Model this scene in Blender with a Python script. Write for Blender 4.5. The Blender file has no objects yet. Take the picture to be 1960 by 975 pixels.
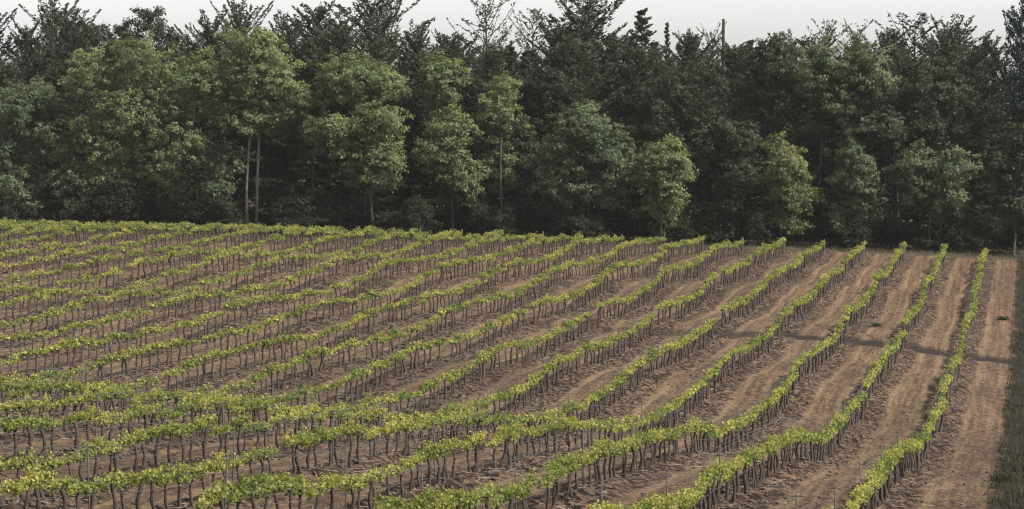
import bpy, math, random
import numpy as np

# ------------------------------------------------------------------ camera, sky, sun, exposure
sc = bpy.context.scene
COL = sc.collection
CAM_Z = 10.0
FPX, CXP, CYP, PITCH = 4200.0, 980.0, 487.5, 0.06597553613
cam_d = bpy.data.cameras.new('camera')
cam = bpy.data.objects.new('camera', cam_d)
COL.objects.link(cam)
cam.location = (0, 0, CAM_Z)
cam.rotation_euler = (math.pi / 2 - PITCH, 0, 0)
cam_d.sensor_width = 36.0
cam_d.lens = FPX / 1960.0 * 36.0
cam_d.clip_start = 0.5
cam_d.clip_end = 6000.0
sc.camera = cam

SUN_EL, SUN_AZ = math.radians(46), math.radians(110)       # azimuth clockwise from the view direction (+Y)
world = bpy.data.worlds.new('World')
sc.world = world
world.use_nodes = True
wn, wl = world.node_tree.nodes, world.node_tree.links
bg = wn['Background']
sky = wn.new('ShaderNodeTexSky')
sky.sky_type = 'NISHITA'
sky.sun_disc = False
sky.sun_elevation = SUN_EL
sky.sun_rotation = SUN_AZ
sky.air_density = 1.0
sky.dust_density = 2.0
sky.altitude = 100
hs = wn.new('ShaderNodeHueSaturation')
hs.inputs['Saturation'].default_value = 0.12
wl.new(sky.outputs['Color'], hs.inputs['Color'])
wl.new(hs.outputs['Color'], bg.inputs['Color'])
bg.inputs['Strength'].default_value = 0.082
sun_d = bpy.data.lights.new('sun', 'SUN')
sun_d.energy = 2.9
sun_d.angle = math.radians(1.5)
sun_d.color = (1.0, 0.92, 0.80)
sun = bpy.data.objects.new('sun', sun_d)
COL.objects.link(sun)
_sd = np.array([math.sin(SUN_AZ) * math.cos(SUN_EL), math.cos(SUN_AZ) * math.cos(SUN_EL), math.sin(SUN_EL)])
import mathutils
sun.rotation_euler = mathutils.Vector(_sd).to_track_quat('Z', 'Y').to_euler()
sun.location = (60, 40, 80)
vs = sc.view_settings
vs.view_transform = 'Standard'
vs.look = 'None'
vs.gamma = 1.0
vs.use_curve_mapping = False
vs.exposure = 1.6
sc.cycles.max_bounces = 6
sc.cycles.diffuse_bounces = 3
sc.cycles.transmission_bounces = 3
sc.cycles.use_denoising = True
sc.cycles.denoising_prefilter = 'ACCURATE'
sc.cycles.filter_width = 1.2

# ------------------------------------------------------------------ plan of the field
TH, S, K0, YF = 0.23280309793746345, 2.6, 1.1282051282051282, 143.88
DIR = np.array([math.sin(TH), math.cos(TH)])            # along the rows
NRM = np.array([math.cos(TH), -math.sin(TH)])           # across the rows, to the right
U0, W0, STEP, NU, NW = 15.0, -75.0, 3.0, 61, 33
ZG = np.array([int(t) for t in """-196 -208 -220 -232 -244 -255 -267 -278 -289 -300 -311 -321 -331 -341 -350 -360 -369 -378 -387 -396 -404 -413 -422 -432 -441 -451 -461 -472 -483 -494 -505 -517 -529 -229 -241 -254 -266 -278 -290 -302 -313 -325 -336 -347 -358 -369 -379 -389 -399 -408 -418 -427 -435 -444 -453 -462 -472 -482 -492 -502 -513 -525 -536 -548 -560 -573 -262 -274 -287 -299 -311 -324 -336 -348 -360 -372 -384 -395 -407 -418 -428 -439 -448 -458 -467 -476 -484 -493 -502 -512 -522 -532 -543 -555 -567 -579 -592 -605 -617 -293 -306 -319 -332 -344 -357 -370 -382 -395 -407 -420 -432 -444 -456 -467 -478 -489 -499 -508 -517 -525 -533 -542 -551 -562 -573 -585 -597 -610 -623 -637 -650 -664 -324 -337 -350 -363 -376 -389 -402 -415 -428 -441 -454 -467 -480 -493 -505 -518 -529 -540 -551 -560 -567 -574 -581 -591 -601 -614 -627 -641 -655 -669 -683 -698 -712 -353 -366 -379 -392 -405 -419 -432 -445 -459 -472 -485 -499 -513 -526 -540 -554 -568 -581 -593 -605 -613 -618 -622 -631 -644 -657 -672 -687 -702 -717 -732 -747 -763 -381 -394 -407 -421 -434 -447 -460 -474 -487 -501 -514 -528 -541 -555 -569 -583 -598 -613 -627 -642 -654 -661 -668 -679 -691 -705 -720 -735 -750 -766 -782 -798 -814 -408 -421 -434 -448 -461 -474 -487 -501 -514 -527 -540 -553 -567 -580 -593 -605 -618 -630 -643 -655 -669 -682 -696 -714 -731 -747 -763 -779 -796 -812 -829 -846 -863 -434 -447 -461 -474 -487 -500 -513 -527 -540 -553 -565 -578 -591 -604 -616 -628 -640 -652 -664 -676 -688 -697 -708 -728 -751 -775 -796 -816 -835 -854 -872 -890 -908 -460 -473 -487 -500 -513 -526 -539 -552 -565 -578 -591 -604 -616 -629 -642 -655 -668 -682 -695 -708 -719 -725 -733 -754 -784 -809 -831 -852 -871 -890 -909 -928 -947 -485 -499 -513 -526 -539 -553 -566 -579 -592 -605 -617 -630 -643 -655 -669 -682 -697 -711 -725 -736 -746 -755 -766 -783 -810 -834 -857 -879 -900 -920 -940 -960 -980 -511 -525 -539 -552 -566 -580 -593 -607 -620 -633 -646 -658 -671 -683 -695 -707 -720 -734 -750 -765 -777 -784 -794 -807 -830 -854 -878 -901 -923 -945 -967 -988 -1009 -536 -550 -564 -579 -593 -607 -621 -635 -650 -663 -677 -691 -704 -717 -729 -742 -756 -771 -790 -808 -816 -820 -827 -839 -862 -884 -905 -927 -949 -972 -994 -1015 -1037 -560 -575 -589 -604 -619 -634 -649 -664 -680 -695 -711 -726 -742 -757 -772 -787 -802 -817 -836 -853 -857 -858 -862 -871 -889 -910 -932 -955 -978 -1000 -1023 -1045 -1068 -582 -598 -613 -628 -643 -659 -675 -691 -708 -724 -742 -760 -778 -797 -816 -834 -850 -864 -880 -894 -901 -908 -916 -925 -938 -954 -973 -993 -1014 -1035 -1057 -1079 -1101 -603 -619 -634 -649 -665 -681 -697 -714 -730 -748 -766 -784 -803 -823 -844 -865 -884 -898 -909 -922 -930 -940 -952 -967 -982 -997 -1014 -1033 -1052 -1073 -1094 -1116 -1138 -622 -637 -653 -668 -684 -699 -715 -731 -748 -764 -781 -799 -817 -835 -855 -878 -903 -921 -930 -939 -951 -964 -978 -994 -1012 -1029 -1047 -1066 -1087 -1108 -1130 -1152 -1175 -638 -654 -669 -684 -700 -715 -731 -746 -762 -778 -793 -809 -825 -841 -857 -875 -895 -915 -936 -953 -970 -982 -992 -1008 -1027 -1047 -1069 -1092 -1115 -1139 -1163 -1187 -1212 -653 -668 -683 -698 -713 -728 -743 -759 -774 -790 -805 -819 -833 -847 -860 -873 -887 -905 -929 -952 -975 -989 -999 -1016 -1038 -1063 -1089 -1116 -1142 -1168 -1195 -1221 -1247 -665 -680 -694 -709 -724 -738 -754 -769 -785 -801 -817 -834 -850 -864 -877 -888 -897 -907 -925 -945 -965 -987 -1011 -1037 -1064 -1090 -1116 -1143 -1170 -1197 -1225 -1253 -1282 -676 -690 -704 -718 -732 -746 -760 -775 -790 -806 -822 -840 -858 -873 -885 -896 -905 -912 -921 -936 -954 -984 -1016 -1046 -1076 -1104 -1133 -1162 -1191 -1221 -1252 -1282 -1313 -686 -699 -712 -725 -738 -751 -764 -776 -789 -802 -815 -831 -848 -870 -889 -908 -923 -930 -934 -942 -953 -969 -988 -1019 -1057 -1096 -1133 -1169 -1205 -1239 -1273 -1307 -1341 -695 -708 -721 -733 -746 -758 -770 -781 -791 -801 -811 -821 -835 -857 -881 -907 -927 -940 -949 -961 -970 -976 -986 -1019 -1063 -1104 -1144 -1182 -1220 -1257 -1293 -1330 -1367 -703 -716 -729 -742 -754 -767 -779 -792 -803 -815 -825 -833 -837 -849 -866 -892 -916 -936 -955 -976 -989 -997 -1011 -1040 -1081 -1120 -1157 -1196 -1235 -1274 -1313 -1352 -1391 -710 -722 -735 -748 -761 -774 -787 -801 -814 -826 -838 -846 -850 -858 -868 -882 -901 -924 -948 -972 -989 -1001 -1015 -1037 -1073 -1115 -1159 -1204 -1247 -1290 -1332 -1374 -1416 -714 -726 -738 -751 -763 -776 -789 -803 -817 -831 -844 -854 -861 -868 -877 -890 -903 -918 -937 -960 -988 -1007 -1028 -1054 -1094 -1137 -1181 -1225 -1269 -1313 -1356 -1399 -1442 -716 -727 -738 -750 -761 -773 -785 -797 -810 -824 -840 -856 -869 -880 -892 -904 -909 -915 -932 -955 -982 -1009 -1042 -1079 -1123 -1166 -1209 -1252 -1295 -1338 -1381 -1423 -1466 -717 -728 -738 -748 -758 -769 -779 -789 -799 -809 -822 -839 -861 -885 -905 -919 -926 -928 -933 -940 -953 -978 -1018 -1069 -1125 -1176 -1223 -1268 -1311 -1355 -1398 -1441 -1484 -720 -729 -738 -748 -757 -768 -778 -789 -799 -808 -816 -822 -837 -864 -894 -916 -932 -944 -955 -962 -967 -980 -1007 -1055 -1117 -1171 -1221 -1268 -1314 -1359 -1403 -1447 -1491 -723 -731 -739 -747 -756 -765 -776 -786 -796 -804 -807 -807 -819 -847 -879 -903 -923 -945 -963 -975 -979 -984 -999 -1040 -1098 -1154 -1206 -1256 -1304 -1351 -1397 -1442 -1487 -730 -736 -742 -748 -754 -761 -770 -782 -795 -806 -811 -813 -819 -830 -849 -871 -899 -929 -957 -977 -992 -1004 -1020 -1050 -1099 -1148 -1197 -1245 -1293 -1339 -1385 -1431 -1476 -742 -746 -750 -754 -758 -762 -767 -777 -791 -807 -818 -828 -837 -844 -853 -866 -886 -912 -941 -965 -987 -1007 -1027 -1055 -1096 -1142 -1189 -1236 -1283 -1328 -1373 -1417 -1461 -756 -759 -762 -766 -768 -770 -769 -772 -783 -802 -821 -838 -851 -859 -864 -871 -882 -896 -914 -936 -965 -1001 -1038 -1074 -1113 -1153 -1195 -1237 -1278 -1320 -1362 -1404 -1445 -768 -770 -771 -772 -772 -771 -769 -767 -771 -788 -811 -833 -852 -866 -878 -886 -893 -899 -908 -921 -944 -981 -1028 -1076 -1118 -1158 -1196 -1233 -1271 -1309 -1347 -1386 -1425 -778 -778 -778 -778 -777 -775 -773 -769 -769 -778 -798 -824 -846 -867 -884 -896 -906 -915 -924 -937 -955 -983 -1021 -1063 -1107 -1144 -1179 -1215 -1251 -1288 -1325 -1363 -1400 -786 -786 -786 -785 -784 -783 -780 -776 -776 -781 -793 -810 -829 -849 -870 -890 -910 -928 -941 -949 -958 -971 -989 -1012 -1051 -1094 -1137 -1179 -1220 -1259 -1297 -1334 -1371 -794 -794 -793 -792 -791 -789 -786 -784 -784 -788 -795 -807 -821 -836 -854 -877 -902 -928 -947 -957 -964 -974 -986 -1004 -1042 -1083 -1123 -1163 -1201 -1237 -1273 -1308 -1343 -802 -802 -803 -802 -802 -801 -800 -800 -801 -805 -811 -820 -832 -843 -854 -868 -886 -909 -932 -953 -976 -998 -1023 -1051 -1081 -1109 -1136 -1165 -1194 -1224 -1255 -1286 -1317 -810 -812 -813 -815 -816 -816 -817 -818 -820 -823 -829 -836 -846 -856 -865 -873 -883 -895 -910 -932 -961 -995 -1026 -1053 -1079 -1104 -1129 -1154 -1180 -1207 -1234 -1262 -1290 -818 -821 -824 -827 -830 -833 -835 -837 -841 -845 -851 -858 -867 -876 -885 -889 -893 -899 -908 -922 -944 -974 -1004 -1028 -1054 -1080 -1105 -1131 -1156 -1182 -1208 -1234 -1260 -825 -829 -833 -837 -840 -844 -847 -851 -856 -861 -866 -872 -878 -885 -892 -897 -903 -908 -916 -927 -944 -967 -991 -1011 -1034 -1058 -1083 -1107 -1132 -1157 -1181 -1206 -1230 -827 -832 -836 -841 -845 -849 -854 -858 -863 -867 -871 -878 -888 -897 -905 -912 -919 -926 -934 -943 -954 -969 -985 -1003 -1023 -1044 -1067 -1089 -1112 -1135 -1157 -1180 -1203 -826 -831 -836 -841 -846 -851 -856 -861 -867 -872 -878 -884 -892 -899 -906 -917 -927 -939 -948 -957 -967 -979 -991 -1005 -1020 -1038 -1057 -1077 -1097 -1118 -1138 -1158 -1179 -822 -828 -833 -839 -845 -850 -856 -862 -869 -876 -883 -891 -899 -907 -915 -922 -927 -933 -941 -951 -962 -975 -987 -1000 -1016 -1034 -1051 -1069 -1087 -1104 -1122 -1140 -1159 -817 -823 -829 -835 -842 -848 -854 -861 -868 -875 -882 -890 -897 -905 -911 -918 -923 -929 -936 -944 -952 -962 -974 -990 -1014 -1032 -1047 -1062 -1077 -1093 -1109 -1125 -1141 -813 -819 -825 -832 -838 -844 -851 -858 -865 -872 -879 -886 -893 -900 -907 -914 -921 -927 -935 -943 -952 -962 -974 -989 -1005 -1021 -1036 -1051 -1066 -1081 -1096 -1111 -1126 -809 -816 -822 -829 -835 -842 -848 -855 -862 -869 -876 -883 -890 -897 -904 -912 -920 -927 -936 -945 -955 -965 -977 -989 -1002 -1016 -1030 -1044 -1058 -1072 -1086 -1101 -1115 -809 -815 -822 -828 -835 -841 -848 -855 -861 -868 -875 -882 -889 -897 -904 -912 -919 -928 -936 -946 -955 -966 -977 -990 -1002 -1016 -1029 -1043 -1057 -1071 -1085 -1099 -1113 -809 -815 -822 -828 -835 -841 -848 -855 -861 -868 -875 -882 -889 -896 -904 -912 -920 -928 -937 -946 -956 -967 -978 -990 -1003 -1016 -1029 -1043 -1057 -1070 -1084 -1098 -1112 -809 -815 -821 -828 -835 -841 -848 -854 -861 -868 -875 -882 -889 -896 -904 -912 -920 -928 -937 -947 -957 -967 -979 -990 -1003 -1016 -1029 -1043 -1056 -1070 -1084 -1098 -1112 -808 -815 -821 -828 -834 -841 -848 -854 -861 -868 -875 -882 -889 -896 -904 -912 -920 -928 -937 -947 -957 -968 -979 -991 -1003 -1016 -1029 -1042 -1056 -1070 -1084 -1097 -1111 -808 -815 -821 -828 -834 -841 -847 -854 -861 -868 -875 -882 -889 -896 -904 -912 -920 -929 -938 -947 -957 -968 -979 -991 -1003 -1016 -1029 -1042 -1056 -1069 -1083 -1097 -1111 -808 -815 -821 -828 -834 -841 -847 -854 -861 -867 -874 -881 -889 -896 -904 -912 -920 -929 -938 -948 -958 -968 -980 -991 -1004 -1016 -1029 -1042 -1056 -1069 -1083 -1096 -1110 -808 -815 -821 -828 -834 -841 -847 -854 -861 -867 -874 -881 -889 -896 -904 -912 -920 -929 -938 -948 -958 -969 -980 -992 -1004 -1016 -1029 -1042 -1055 -1069 -1082 -1096 -1110 -808 -814 -821 -827 -834 -840 -847 -854 -860 -867 -874 -881 -889 -896 -904 -912 -920 -929 -938 -948 -958 -969 -980 -992 -1004 -1016 -1029 -1042 -1055 -1069 -1082 -1096 -1109 -808 -814 -821 -827 -834 -840 -847 -854 -860 -867 -874 -881 -888 -896 -904 -912 -920 -929 -938 -948 -958 -969 -980 -992 -1004 -1016 -1029 -1042 -1055 -1069 -1082 -1095 -1109 -808 -814 -821 -827 -834 -840 -847 -854 -860 -867 -874 -881 -888 -896 -904 -912 -920 -929 -939 -948 -959 -969 -980 -992 -1004 -1016 -1029 -1042 -1055 -1068 -1082 -1095 -1109 -808 -814 -821 -827 -834 -840 -847 -853 -860 -867 -874 -881 -888 -896 -904 -912 -920 -929 -939 -948 -959 -969 -981 -992 -1004 -1016 -1029 -1042 -1055 -1068 -1082 -1095 -1108 -808 -814 -821 -827 -834 -840 -847 -853 -860 -867 -874 -881 -888 -896 -904 -912 -921 -929 -939 -949 -959 -969 -981 -992 -1004 -1016 -1029 -1042 -1055 -1068 -1082 -1095 -1108 -808 -814 -821 -827 -834 -840 -847 -853 -860 -867 -874 -881 -888 -896 -904 -912 -921 -929 -939 -949 -959 -970 -981 -992 -1004 -1016 -1029 -1042 -1055 -1068 -1081 -1095 -1108 -808 -814 -821 -827 -834 -840 -847 -853 -860 -867 -874 -881 -888 -896 -904 -912 -921 -929 -939 -949 -959 -970 -981 -992 -1004 -1016 -1029 -1042 -1055 -1068 -1081 -1095 -1108""".split()], float).reshape(NU, NW) / 100.0 + CAM_Z
VERGE_V = -0.9
DITCH = np.array([(-80, 97.2), (-4.4, 96.6), (0.9, 95.3), (6.2, 95.3), (9.6, 95.9), (13.5, 97.4), (16.8, 98.3), (20.6, 99.0), (22.8, 99.4), (60, 101)])


def cr(p0, p1, p2, p3, t):
    return 0.5 * ((2 * p1) + (-p0 + p2) * t + (2 * p0 - 5 * p1 + 4 * p2 - p3) * t * t + (-p0 + 3 * p1 - 3 * p2 + p3) * t ** 3)


def base_height(x, y):
    x = np.asarray(x, float); y = np.asarray(y, float)
    u = x * DIR[0] + y * DIR[1]; v = x * NRM[0] + y * NRM[1]
    fi = np.clip((u - U0) / STEP, 0, NU - 1.001); fj = np.clip((v - W0) / STEP, 0, NW - 1.001)
    i = fi.astype(int); j = fj.astype(int); a = fi - i; b = fj - j
    out = []
    for di in (-1, 0, 1, 2):
        ii = np.clip(i + di, 0, NU - 1)
        q = [ZG[ii, np.clip(j + dj, 0, NW - 1)] for dj in (-1, 0, 1, 2)]
        out.append(cr(q[0], q[1], q[2], q[3], b))
    return cr(out[0], out[1], out[2], out[3], a)


_rs = np.random.RandomState(7)
_LAT = _rs.rand(256, 256)


def vnoise(x, y):
    xi = np.floor(x).astype(int); yi = np.floor(y).astype(int)
    a = x - xi; b = y - yi
    a = a * a * (3 - 2 * a); b = b * b * (3 - 2 * b)
    g = lambda p, q: _LAT[p & 255, q & 255]
    return (g(xi, yi) * (1 - a) + g(xi + 1, yi) * a) * (1 - b) + (g(xi, yi + 1) * (1 - a) + g(xi + 1, yi + 1) * a) * b - 0.5


def row_dist(v):
    f = -v / S - K0
    k = np.round(f)
    k = np.clip(k, 0, 40)
    return np.abs(f - k) * S


def ditch_amount(x, y):
    dy = y - np.interp(x, DITCH[:, 0], DITCH[:, 1])
    dy = dy + 0.25 * vnoise(x * 0.9 + 3, y * 0.3)
    return np.exp(-(dy / 0.62) ** 2)


def height(x, y, micro=True):
    x = np.asarray(x, float); y = np.asarray(y, float)
    z = base_height(x, y)
    v = x * NRM[0] + y * NRM[1]; u = x * DIR[0] + y * DIR[1]
    dr = row_dist(v)
    field = (v < VERGE_V) & (y < 150) & (v > -90)
    z = z + field * 0.06 * np.exp(-(dr / 0.4) ** 2)
    z = z - 0.2 * ditch_amount(x, y) * (v > -45) - 0.08 * np.clip((np.interp(x, DITCH[:, 0], DITCH[:, 1]) - y) / 1.0, 0, 1) * np.exp(-np.clip(np.interp(x, DITCH[:, 0], DITCH[:, 1]) - y, 0, 99) / 2.5) * (v > -45)
    if micro:
        rough = np.where(field, 0.35 + 0.75 * np.exp(-(dr / 0.62) ** 2), 0.6)
        z = z + rough * (0.13 * vnoise(x * 3.1, y * 3.1) + 0.12 * vnoise(x * 7.3 + 9, y * 7.3) + 0.07 * vnoise(x * 14.1, y * 14.1 + 5))
        z = z - field * 0.035 * np.exp(-((dr - 0.8) / 0.16) ** 2)
        z = z + 0.10 * vnoise(x * 0.35 + 11, y * 0.35)
    return z


def to_px(x, y, z):
    c, s = math.cos(PITCH), math.sin(PITCH)
    zz = z - CAM_Z
    dep = y * c - zz * s
    up = y * s + zz * c
    return CXP + FPX * x / dep, CYP - FPX * up / dep


def at_px(px, Y):
    return (px - CXP) / FPX * Y


# ------------------------------------------------------------------ mesh and material helpers
def mesh_np(name, V, faces, mat=None, attrs=None, smooth=False):
    """faces: list of (n, k) int arrays of equal-sided polygons; attrs: {name: (domain, array)}"""
    me = bpy.data.meshes.new(name)
    V = np.asarray(V, np.float32)
    me.vertices.add(len(V)); me.vertices.foreach_set('co', V.ravel())
    tot = sum(f.size for f in faces); npoly = sum(len(f) for f in faces)
    li = np.concatenate([f.ravel() for f in faces]).astype(np.int32)
    cnt = np.concatenate([np.full(len(f), f.shape[1], np.int32) for f in faces])
    st = np.concatenate([[0], np.cumsum(cnt)[:-1]]).astype(np.int32)
    me.loops.add(tot); me.loops.foreach_set('vertex_index', li)
    me.polygons.add(npoly); me.polygons.foreach_set('loop_start', st); me.polygons.foreach_set('loop_total', cnt)
    if attrs:
        for k, (dom, arr) in attrs.items():
            a = me.attributes.new(k, 'FLOAT', dom)
            a.data.foreach_set('value', np.asarray(arr, np.float32))
    me.update(calc_edges=True)
    if smooth:
        me.polygons.foreach_set('use_smooth', np.ones(npoly, bool))
    if mat:
        me.materials.append(mat)
    return me


def link(name, data, parent=None, loc=None, rotz=None, scale=None):
    o = bpy.data.objects.new(name, data)
    COL.objects.link(o)
    if parent: o.parent = parent
    if loc is not None: o.location = [float(t) for t in loc]
    if rotz is not None: o.rotation_euler = (0, 0, float(rotz))
    if scale is not None: o.scale = [float(t) for t in scale] if hasattr(scale, '__len__') else (scale,) * 3
    return o


def tag(o, label=None, cat=None, group=None, kind=None):
    if label: o['label'] = label
    if cat: o['category'] = cat
    if group: o['group'] = group
    if kind: o['kind'] = kind
    return o


def new_mat(name):
    m = bpy.data.materials.new(name)
    m.use_nodes = True
    nt = m.node_tree
    for n in list(nt.nodes): nt.nodes.remove(n)
    out = nt.nodes.new('ShaderNodeOutputMaterial')
    return m, nt, nt.nodes, nt.links, out


def ramp(nt, stops):
    r = nt.nodes.new('ShaderNodeValToRGB')
    e = r.color_ramp.elements
    while len(e) < len(stops): e.new(0.5)
    for q, (p, c) in zip(e, stops):
        q.position = p; q.color = (*c, 1)
    return r


def leaf_mat(name, dark, mid, light, trans, tw=0.45, scale=0.5, gloss=0.5):
    """leaf: colour varies leaf by leaf (tint) and by patches of growth; light comes through the blade"""
    m, nt, N, L, out = new_mat(name)
    at = N.new('ShaderNodeAttribute'); at.attribute_name = 'tint'
    ge = N.new('ShaderNodeNewGeometry')
    no = N.new('ShaderNodeTexNoise'); no.inputs['Scale'].default_value = scale; no.inputs['Detail'].default_value = 2
    L.new(ge.outputs['Position'], no.inputs['Vector'])
    ad = N.new('ShaderNodeMath'); ad.operation = 'MULTIPLY_ADD'
    L.new(no.outputs['Fac'], ad.inputs[0]); ad.inputs[1].default_value = 0.9
    ml = N.new('ShaderNodeMath'); ml.operation = 'MULTIPLY_ADD'; ml.inputs[1].default_value = 0.55; ml.inputs[2].default_value = -0.22
    L.new(at.outputs['Fac'], ml.inputs[0]); L.new(ml.outputs[0], ad.inputs[2])
    r = ramp(nt, [(0.12, dark), (0.5, mid), (0.9, light)])
    L.new(ad.outputs[0], r.inputs['Fac'])
    p = N.new('ShaderNodeBsdfPrincipled')
    L.new(r.outputs['Color'], p.inputs['Base Color'])
    p.inputs['Roughness'].default_value = 0.55
    p.inputs['Specular IOR Level'].default_value = gloss * 0.5
    t = N.new('ShaderNodeBsdfTranslucent')
    mx = N.new('ShaderNodeMix'); mx.data_type = 'RGBA'; mx.blend_type = 'MULTIPLY'; mx.inputs[0].default_value = 1.0
    L.new(r.outputs['Color'], mx.inputs[6]); mx.inputs[7].default_value = (*trans, 1)
    L.new(mx.outputs[2], t.inputs['Color'])
    ms = N.new('ShaderNodeMixShader'); ms.inputs[0].default_value = tw
    L.new(p.outputs[0], ms.inputs[1]); L.new(t.outputs[0], ms.inputs[2])
    L.new(ms.outputs[0], out.inputs['Surface'])
    return m


def bark_mat(name, c1, c2, scale=6, bump=0.4):
    m, nt, N, L, out = new_mat(name)
    tc = N.new('ShaderNodeTexCoord'); mp = N.new('ShaderNodeMapping'); mp.inputs['Scale'].default_value = (scale, scale, scale * 0.25)
    L.new(tc.outputs['Object'], mp.inputs['Vector'])
    no = N.new('ShaderNodeTexNoise'); no.inputs['Scale'].default_value = 2; no.inputs['Detail'].default_value = 5
    L.new(mp.outputs['Vector'], no.inputs['Vector'])
    r = ramp(nt, [(0.3, c1), (0.7, c2)])
    L.new(no.outputs['Fac'], r.inputs['Fac'])
    p = N.new('ShaderNodeBsdfPrincipled'); p.inputs['Roughness'].default_value = 0.9
    L.new(r.outputs['Color'], p.inputs['Base Color'])
    b = N.new('ShaderNodeBump'); b.inputs['Strength'].default_value = bump; b.inputs['Distance'].default_value = 0.02
    L.new(no.outputs['Fac'], b.inputs['Height']); L.new(b.outputs['Normal'], p.inputs['Normal'])
    L.new(p.outputs[0], out.inputs['Surface'])
    return m


def plain_mat(name, c, rough=0.6, metal=0.0):
    m, nt, N, L, out = new_mat(name)
    no = N.new('ShaderNodeTexNoise'); no.inputs['Scale'].default_value = 9; no.inputs['Detail'].default_value = 3
    r = ramp(nt, [(0.3, tuple(t * 0.75 for t in c)), (0.7, tuple(min(1, t * 1.2) for t in c))])
    tc = N.new('ShaderNodeTexCoord'); L.new(tc.outputs['Object'], no.inputs['Vector'])
    L.new(no.outputs['Fac'], r.inputs['Fac'])
    p = N.new('ShaderNodeBsdfPrincipled'); p.inputs['Roughness'].default_value = rough; p.inputs['Metallic'].default_value = metal
    L.new(r.outputs['Color'], p.inputs['Base Color']); L.new(p.outputs[0], out.inputs['Surface'])
    return m


def soil_mat():
    m, nt, N, L, out = new_mat('soil')
    ge = N.new('ShaderNodeNewGeometry')
    def noise(scale, detail=4, rough=0.6, vec=None):
        n = N.new('ShaderNodeTexNoise'); n.inputs['Scale'].default_value = scale; n.inputs['Detail'].default_value = detail
        n.inputs['Roughness'].default_value = rough
        L.new(vec or ge.outputs['Position'], n.inputs['Vector']); return n.outputs['Fac']
    def math_(op, a, b=None, c=None):
        n = N.new('ShaderNodeMath'); n.operation = op
        for i, q in enumerate((a, b, c)):
            if q is None: continue
            if isinstance(q, (int, float)): n.inputs[i].default_value = q
            else: L.new(q, n.inputs[i])
        return n.outputs[0]
    def attr(nm):
        a = N.new('ShaderNodeAttribute'); a.attribute_name = nm; return a.outputs['Fac']
    def mix(f, a, b):
        n = N.new('ShaderNodeMix'); n.data_type = 'RGBA'
        if isinstance(f, (int, float)): n.inputs[0].default_value = f
        else: L.new(f, n.inputs[0])
        for i, q in ((6, a), (7, b)):
            if isinstance(q, tuple): n.inputs[i].default_value = (*q, 1)
            else: L.new(q, n.inputs[i])
        return n.outputs[2]
    # streaks run along the rows: stretch the coordinates in that direction
    mp = N.new('ShaderNodeMapping'); mp.vector_type = 'TEXTURE'
    mp.inputs['Rotation'].default_value = (0, 0, -TH); mp.inputs['Scale'].default_value = (0.16, 5.0, 1)
    L.new(ge.outputs['Position'], mp.inputs['Vector'])
    streak = noise(1.0, 4, 0.6, mp.outputs['Vector'])
    big = noise(0.11, 3); fine = noise(9.0, 6, 0.75); mid = noise(1.6, 4, 0.65)
    rd = attr('rowd')
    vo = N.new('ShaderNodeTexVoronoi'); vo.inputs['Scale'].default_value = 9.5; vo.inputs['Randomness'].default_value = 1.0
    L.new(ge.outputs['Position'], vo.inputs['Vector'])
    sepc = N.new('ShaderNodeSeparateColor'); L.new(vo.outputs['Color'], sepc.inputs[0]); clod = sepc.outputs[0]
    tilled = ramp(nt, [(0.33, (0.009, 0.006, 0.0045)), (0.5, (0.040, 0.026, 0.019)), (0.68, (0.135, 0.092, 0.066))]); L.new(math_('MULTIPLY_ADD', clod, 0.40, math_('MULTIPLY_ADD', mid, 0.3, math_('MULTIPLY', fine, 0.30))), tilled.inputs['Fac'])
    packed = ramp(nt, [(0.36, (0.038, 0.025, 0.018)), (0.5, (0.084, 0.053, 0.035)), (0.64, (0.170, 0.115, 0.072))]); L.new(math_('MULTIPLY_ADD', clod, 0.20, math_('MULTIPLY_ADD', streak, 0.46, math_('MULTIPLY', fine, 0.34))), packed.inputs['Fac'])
    # wheel-packed dry strip between the rows, worked dark soil along the vines
    f = math_('SMOOTHSTEP', math_('ADD', rd, math_('MULTIPLY_ADD', mid, 0.7, -0.35)), 0.48, 0.92) if False else None
    mr = N.new('ShaderNodeMapRange'); mr.interpolation_type = 'SMOOTHSTEP'
    mr.inputs['From Min'].default_value = 0.50; mr.inputs['From Max'].default_value = 0.95
    L.new(math_('ADD', rd, math_('MULTIPLY_ADD', mid, 0.8, -0.4)), mr.inputs['Value'])
    col = mix(mr.outputs[0], tilled.outputs['Color'], packed.outputs['Color'])
    rut = N.new('ShaderNodeMapRange'); rut.interpolation_type = 'SMOOTHSTEP'
    rut.inputs['From Min'].default_value = 0.26; rut.inputs['From Max'].default_value = 0.06
    L.new(math_('ABSOLUTE', math_('ADD', rd, math_('MULTIPLY_ADD', mid, 0.3, -0.99))), rut.inputs['Value'])
    col = mix(math_('MULTIPLY', rut.outputs[0], math_('MULTIPLY_ADD', streak, 1.4, -0.35)), col, (0.205, 0.148, 0.094))
    # damp patches and thin weeds
    bigr = ramp(nt, [(0.35, (0.64, 0.61, 0.60)), (0.65, (0.98, 0.95, 0.91))]); L.new(big, bigr.inputs['Fac'])
    mm = N.new('ShaderNodeMix'); mm.data_type = 'RGBA'; mm.blend_type = 'MULTIPLY'; mm.inputs[0].default_value = 0.85
    L.new(col, mm.inputs[6]); L.new(bigr.outputs['Color'], mm.inputs[7]); col = mm.outputs[2]
    weed = N.new('ShaderNodeMapRange'); weed.inputs['From Min'].default_value = 0.56; weed.inputs['From Max'].default_value = 0.72
    L.new(noise(0.9, 5, 0.7), weed.inputs['Value'])
    wf = math_('MULTIPLY', weed.outputs[0], math_('MULTIPLY', attr('weedy'), 0.55))
    col = mix(wf, col, (0.085, 0.085, 0.04))
    # ditch and leaf litter with shade painted into their colour; also the verge
    col = mix(attr('ditch'), col, (0.018, 0.013, 0.011))
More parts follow.
